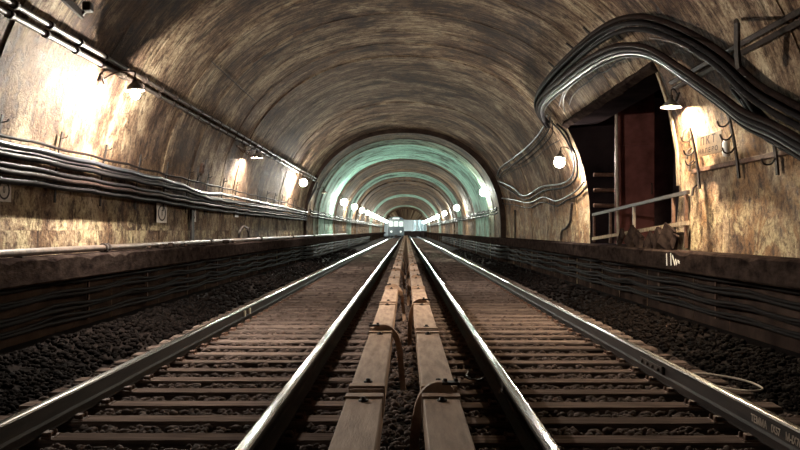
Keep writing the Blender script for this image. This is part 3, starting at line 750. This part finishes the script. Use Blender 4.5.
pixcable([(546, 128), (538, 141), (526, 152), (514, 163), (505, 166), (497, 172)], .011, M['cable'], 'thin black wire slanting down the vault above the two thicker cables', .085, 6, name='thin_wire', cat='wire')
pixcable([(560, 140), (548, 147), (536, 158), (524, 166), (512, 171), (501, 178)], .011, M['cable'], 'thin black wire slanting down the vault, lowest of its fan', .075, 6, name='thin_wire', cat='wire')
# saddles over the bundle on the hood
for k, (a, b_) in enumerate((((548, 62), (556, 69)), ((566, 43), (575, 50)), ((583, 27), (590, 34)), ((612, 30), (622, 40)), ((604, 52), (612, 62)))):
    P0, P1 = vault(*a, .03), vault(*b_, .03); b = MB(); b.bar([P0, (P0+P1)/2, P1], .07, .02, (0, 1, 0))
    tag(b.build('cable_cleat', M['iron'], origin=P0), 'small dark cleat fixed to the vault beside the cables over the recess', 'cleat', 'cleats beside the cable bundle')

# conduit channel on the recess side with its bracket
root = empty('channel_bar', vault(740, 47, .06), 'dark steel channel running high along the recess-side vault under the cables', 'channel')
for k, rt in enumerate((.558, .530)):
    pz = vault(VX+100, VY-100*rt, .035); b = MB(); b.box((pz.x, 9.15, pz.z), (.06, 6.2, .026), bev=.006, rot=Quaternion((0, 1, 0), .9)); b.build('rail_strip', M['iron'], root)
b = MB(); P = [vault(736, 20, .06), vault(737, 24, .40), vault(737, 46, .40), vault(738, 62, .40), vault(739, 68, .40)]; b.bar(P, .10, .03, (0, 1, 0)); b.build('hanger_strap', M['iron'], root)

# horizontal bar with hook racks and sign board
zb = 2.28; xw = wx(zb, 1, NEAR, .032)
b = MB(); b.box((xw, 9.9, zb), (.028, 5.0, .06), bev=.006)
tag(b.build('support_bar', M['rust'], origin=(xw, 7.5, zb-.03)), 'horizontal rusty angle bar along the wall below the sign board', 'bar')
def hook_rack(y, z0, z1, hooks, lab):
    root = empty('hook_rack', (wx(2.3, 1, NEAR, .1), y, z0), lab, 'hook rack')
    b = MB(); b.bar([(wx(z0+(z1-z0)*k/4, 1, NEAR, .064), y, z0+(z1-z0)*k/4) for k in range(5)], .06, .02, (0, 1, 0)); b.build('upright', M['iron'], root)
    for z in hooks:
        x = wx(z, 1, NEAR, .078); b = MB(); b.tube(spline([(x, y, z+.05), (x-.05, y+.0, z-.01), (x-.12, y, z-.01), (x-.15, y, z+.05)], 4), .011, 6); b.build('hook', M['iron'], root)
hook_rack(12.05, 2.02, 2.86, (2.36, 2.5, 2.68), 'iron hook rack nearest the recess, just beyond the sign board')
hook_rack(10.62, 2.08, 2.95, (2.40, 2.56, 2.72), 'tall iron hook rack in front of the sign board')
hook_rack(9.52, 2.05, 2.62, (2.18,), 'short iron hook rack under the drooping cable fan')
zc, yc = 2.56, 11.33; xs_ = wx(zc, 1, NEAR, .11)
root = empty('sign_board', (xs_, yc, zc-.13), 'weathered tan sign board with red lettering on the wall by the warm lamp', 'sign')
b = MB(); b.box((xs_, yc, zc), (.012, .92, .27), bev=.003); b.build('board', M['signbg'], root)
for word, z_, pitch, size, st in (('ПКТ', zc+.055, .21, .145, 1.5), ('НАЛЕВО', zc-.075, .125, .085, 1.7)):
    for k, ch in enumerate(word):
        yl = yc + .04 - pitch*(k-(len(word)-1)/2)
        text_mesh(ch, size, M['red'], 'letter', root, basis((xs_-.0065, yl, z_), (0, -1, 0), (0, 0, 1)) @ Matrix.Diagonal((st, 1, 1, 1)), .0006)
b = MB(); b.lathe((xs_+.02, 10.78, 2.36), (0, 0, 1), [(0, .001), (0, .04), (.05, .052), (.10, .042), (.16, .05), (.20, .03), (.2, .001)], 12)
tag(b.build('insulator', M['white'], origin=(xs_+.02, 10.78, 2.36)), 'white ceramic insulator hanging between the sign board and a hook rack', 'insulator')
# small pegs in the lit wall next to the recess
for k, (px, py) in enumerate(((669, 131), (673, 162), (674, 150), (678, 186))):
    q = Vector((wx(CZ+(VY-py)/F*12.75, 1, NEAR, .02), 12.3, CZ+(VY-py)/F*12.6)); b = MB()
    b.bar([q, q+Vector((-.04, .02, -.04)), q+Vector((-.05, .03, -.15))], .05, .02, (0, 1, 0))
    tag(b.build('wall_peg', M['iron'], origin=q), ['highest small iron peg on the lit wall edge below the warm lamp', 'third small iron peg down the lit wall edge', 'second small iron peg down the lit wall edge', 'lowest small iron peg on the lit wall edge above the railing'][k], 'peg')
# white plate on the recess-side wall by the narrowing
q = vault(502, 228, .035); b = MB(); b.box((q.x, q.y, q.z), (.01, .75, .36), bev=.003)
tag(b.build('white_plate', M['white'], origin=(q.x, q.y, q.z-.18)), 'small white plate on the dark wall near the narrowing, recess side', 'sign')

# ------------------------------------------------------------------ things in the recess
root = empty('steel_door', (4.65, 17.9, OPZ0+.01), 'tall dark red-brown steel door leaf standing open inside the recess', 'door')
b = MB(); b.box((4.65, 17.9, 2.98), (.80, .05, 3.6), bev=.006); b.build('leaf', M['door'], root)
for z in (1.5, 3.2, 4.5):
    b = MB(); b.box((4.65, 17.855, z), (.78, .03, .06)); b.build('stiffener', M['door'], root)
b = MB(); b.tube([(4.97, 17.84, 2.2), (4.97, 17.78, 2.2), (4.97, 17.78, 2.4), (4.97, 17.84, 2.4)], .012, 6); b.build('handle', M['iron'], root)
b = MB(); b.tube([(4.28, 17.75, OPZ0+.01), (4.26, 17.75, 2.6), (4.24, 17.75, 4.2)], .030, 8)
tag(b.build('pale_post', M['palepost'], origin=(4.28, 17.75, OPZ0+.01)), 'pale upright pipe post in front of the red-brown door leaf', 'post')
b = MB(); b.box((5.42, 18.3, 2.7), (.6, .04, 3.0), bev=.005)
tag(b.build('steel_sheet', M['steelpl'], origin=(5.42, 18.3, OPZ0)), 'dark grey steel sheet leaning beside the door leaf in the recess', 'sheet')
for k in range(3):
    b = MB(); z = 2.0+.34*k; b.tube([(4.15, 19.45, z), (6.6, 19.45, z)], .045, 8)
    tag(b.build('recess_pipe', M['rust'], origin=(4.15, 19.45, z)), ['lowest', 'middle', 'highest'][k] + ' dark pipe crossing the back of the recess behind the door leaf', 'pipe')
root = empty('guard_rail', (4.02, 12.6, OPZ0), 'rusty guard railing with pale post along the recess opening', 'railing')
XR = 4.04
zt = lambda y: 2.0 - .033*(y-12.6)
zl = lambda y: 1.56 - .045*(y-12.6)
b = MB(); b.bar([(XR, 12.6, zt(12.6)), (XR, 15.8, zt(15.8)), (XR, 19.0, zt(19.0))], .05, .055, (1, 0, 0)); b.build('top_rail', M['iron'], root)
b = MB(); b.bar([(XR, 12.6, zl(12.6)), (XR, 15.8, zl(15.8)), (XR, 19.0, zl(19.0))], .05, .06, (1, 0, 0)); b.build('bottom_rail', M['timber'], root)
for y in (12.7, 13.3, 15.6, 17.4, 18.9):
    b = MB(); b.box((XR, y, (1.2+zt(y))/2), (.045, .05, zt(y)-1.2)); o = b.build('post', M['palepost'] if y == 15.6 else M['rust'], root)
    if y == 15.6: o['label'] = 'pale painted post'
# boards and rubble leaning between the ledge and the railing
for k, y in enumerate((12.75, 13.2, 13.65, 14.15, 14.7, 15.3, 16.0)):
    h = .20+.045*((k*3) % 4); b = MB(); b.box((0, 0, h/2), (.045+.02*(k % 3), .20+.06*((k*2) % 3), h), bev=.012, jit=.018)
    o = b.build('leaning_slab', M['ledge']); o.location = (3.86, y, 1.20); o.rotation_euler = (.30+.12*((k*5) % 4), .16, .1+.15*(k % 2))
    tag(o, 'rough slab leaning in a row between the ledge and the recess railing', 'slab', 'slabs leaning below the recess railing')
# vertical edge board of the recess
b = MB(); P = [(wx(z, 1, NEAR, .035), OPY0-.09, z) for z in (2.12, 2.6, 3.2, 3.7)]; P = [(x, OPY0-.06+.92*(OPZ1-z)/(OPZ1-OPZ0), z) for x, y, z in P]; b.bar(P, .10, .025, (0, 1, 0))
tag(b.build('edge_board', M['timber'], origin=P[0]), 'narrow upright board edging the near side of the recess', 'board')
# chalk scribble on the ledge
mb = MB()
def stroke(y0, z0, y1, z1, w=.018): mb.bar([(3.735, y0, z0), (3.735, (y0+y1)/2, (z0+z1)/2), (3.735, y1, z1)], w, .003, Vector((0, z1-z0, y0-y1)))
for a in ((12.62, 1.12, 12.60, .95), (12.42, 1.13, 12.40, .96), (12.34, 1.10, 12.22, .97), (12.20, 1.05, 12.14, .98), (12.10, 1.03, 12.02, 1.01)): stroke(*a, w=.035)
struct(mb.build('trim_ledge_marking', M['chalk']))

# ------------------------------------------------------------------ odd pieces on the track bed
b = MB(); b.tube(spline([(.58, 8.25, .13), (.54, 7.9, .14), (.58, 7.7, .145), (.66, 7.75, .14), (.70, 7.9, .14)]), .010, 6)
tag(b.build('bent_rod', M['iron'], origin=(.58, 8.25, .13)), 'thin bent metal rod lying beside the inner rail of the empty track', 'rod')
b = MB(); b.tube(spline([(2.62, 8.3, .10), (2.78, 8.1, .13), (2.98, 7.75, .13), (3.0, 7.4, .12), (2.86, 7.35, .11), (2.70, 7.6, .10)]), .009, 6)
tag(b.build('wire_loop', M['palepost'], origin=(2.62, 8.3, .1)), 'pale loop of wire on the ballast outside the lettered rail', 'wire')

# ------------------------------------------------------------------ train and station at the end
TX, TY = -1.70, 150.0
root = empty('metro_train', (TX, TY, RAILTOP), 'distant blue and pale metro train standing at the far end of the tunnel', 'train')
b = MB(); w, h = 2.7, 3.45; z0 = RAILTOP+.25
def prof(w, za, zb, rad=.0): return [(-w/2, za), (w/2, za), (w/2, zb), (-w/2, zb)]
b.box((TX, TY+9, z0+.75), (2.7, 18, 1.5), bev=.06); b.build('lower_body', M['blue'], root)
b = MB(); b.box((TX, TY+9, z0+2.1), (2.68, 17.98, 1.2), bev=.03); b.build('upper_body', M['cream'], root)
b = MB(); P = []
for k in range(13): a = PI*k/12; P.append((TX+1.34*math.cos(a), z0+2.7+.62*math.sin(a)))
vs = [(x, y, z) for y in (TY+.02, TY+18) for x, z in P]; b.add(vs, [(i, i+1, 13+i+1, 13+i) for i in range(12)] + [tuple(range(13)), tuple(range(25, 12, -1))]); b.build('roof', M['blue'], root)
M['cab'] = emis('lit_cab_window', (.85, 1, .95), 1.1)
for x, ww in ((-.86, .62), (0, .7), (.86, .62)):
    b = MB(); b.box((TX+x, TY-.02, z0+2.05), (ww, .05, .8), bev=.02); b.build('cab_window', M['cab'], root)
b = MB(); b.box((TX, TY-.02, z0+3.0), (1.1, .05, .22), bev=.02); b.build('destination_panel', M['cab'], root)
b = MB(); b.box((TX, TY-.015, z0+.9), (.75, .04, 1.5), bev=.02); b.build('cab_door', M['blue'], root)
M['head'] = emis('headlight', (.9, 1, .95), 2.5)
for x in (-.8, .8):
    b = MB(); b.lathe((TX+x, TY-.01, z0+.75), (0, -1, 0), [(0, .13), (.05, .13), (.05, .001)], 14); b.build('headlight', M['head'], root)
b = MB(); b.box((TX, TY-.12, z0+.05), (.5, .25, .3), bev=.04); b.build('coupler', M['iron'], root)
b = MB()
for y in (TY+2.5, TY+4.6, TY+13.4, TY+15.5):
    for s in (-1, 1): b.lathe((TX+s*.78-s*.06, y, RAILTOP+.42), (s, 0, 0), [(0, .001), (0, .41), (.1, .41), (.1, .001)], 16)
b.build('wheels', M['iron'], root)

mb = MB(); OX0, OX1, OZ = -4.3, 4.05, 3.42         # portal wall with a flat lintel
A, _ = arc(FAR, .1); y = YEND
top = [(x, y, z) for x, z in A if z >= OZ]
mb.add(top + [(OX0, y, OZ), (OX1, y, OZ)][::1], [tuple(range(len(top)+2))])
struct(mb.build('wall_end', M['lining']))
mb = MB()                                           # station hall
X0, X1, Y0, Y1, ZB, ZC = -9, 9, YEND, 225, -.3, 4.6
for q in ([(X0, Y0, ZB), (X0, Y1, ZB), (X0, Y1, ZC), (X0, Y0, ZC)], [(X1, Y0, ZB), (X1, Y1, ZB), (X1, Y1, ZC), (X1, Y0, ZC)], [(X0, Y1, ZB), (X1, Y1, ZB), (X1, Y1, ZC), (X0, Y1, ZC)]): mb.add(q, [(0, 1, 2, 3)])
struct(mb.build('wall_station', M['station']))
mb = MB(); mb.add([(X0, Y0, ZC), (X1, Y0, ZC), (X1, Y1, ZC), (X0, Y1, ZC)], [(0, 1, 2, 3)]); struct(mb.build('ceiling_station', M['station']))
mb = MB(); mb.add([(X0, Y0, -.02), (X1, Y0, -.02), (X1, Y1, -.02), (X0, Y1, -.02)], [(0, 1, 2, 3)]); struct(mb.build('floor_station', M['earth']))
mb = MB(); mb.box((6.2, 195, .66), (5.5, 58, 1.36), bev=.03); mb.box((0.2, 212, .66), (6.2, 24, 1.36), bev=.03); struct(mb.build('trim_platform', M['ledge']))
mb = MB(); mb.box((0, 0, 1.6), (.5, .5, 3.2), bev=.06); mb.box((0, 0, 3.1), (.7, .7, .12), bev=.02); mb.box((0, 0, .08), (.62, .62, .16), bev=.02)
c0 = mb.build('platform_column', M['cream']); tag(c0, 'pale square column standing on the distant station platform', 'column', 'station columns')
for k, (x, y) in enumerate(((2.0, 203), (3.0, 203), (3.9, 182), (4.2, 192), (3.7, 203), (4.4, 203))):
    o = c0 if k == 0 else dup(c0, (0, 0, 0)); o.location = (x, y, 1.345)
M['tube'] = emis('station_light', (.88, 1, .97), 180)
for k in range(7):
    root = empty('ceiling_light', (2.0, 169+8*k, ZC-.14), 'glowing strip light on the ceiling of the distant station', 'lamp', 'station strip lights')
    b = MB(); b.box((2.0, 169+8*k, ZC-.03), (7.0, .5, .05)); b.build('housing', M['white'], root)
    b = MB(); b.box((2.0, 169+8*k, ZC-.10), (6.8, .4, .07), bev=.02); b.build('diffuser', M['tube'], root)

# ------------------------------------------------------------------ camera, world, colour
cam = bpy.data.cameras.new('camera'); co = bpy.data.objects.new('camera', cam); COL.objects.link(co)
co.location = (0, 0, CZ); co.rotation_euler = (PI/2, 0, 0)
cam.sensor_width = 36; cam.lens = F/800*36; cam.shift_x = -(VX-400)/800; cam.shift_y = (VY-225)/800
cam.clip_start = .05; cam.clip_end = 500
SC.camera = co
w = bpy.data.worlds.new('world'); SC.world = w; w.use_nodes = True
w.node_tree.nodes['Background'].inputs[0].default_value = (.0, .0, .0, 1)
SC.view_settings.view_transform = 'Standard'; SC.view_settings.look = 'None'
SC.view_settings.exposure = -0.9; SC.view_settings.gamma = 1.0; SC.view_settings.use_curve_mapping = False
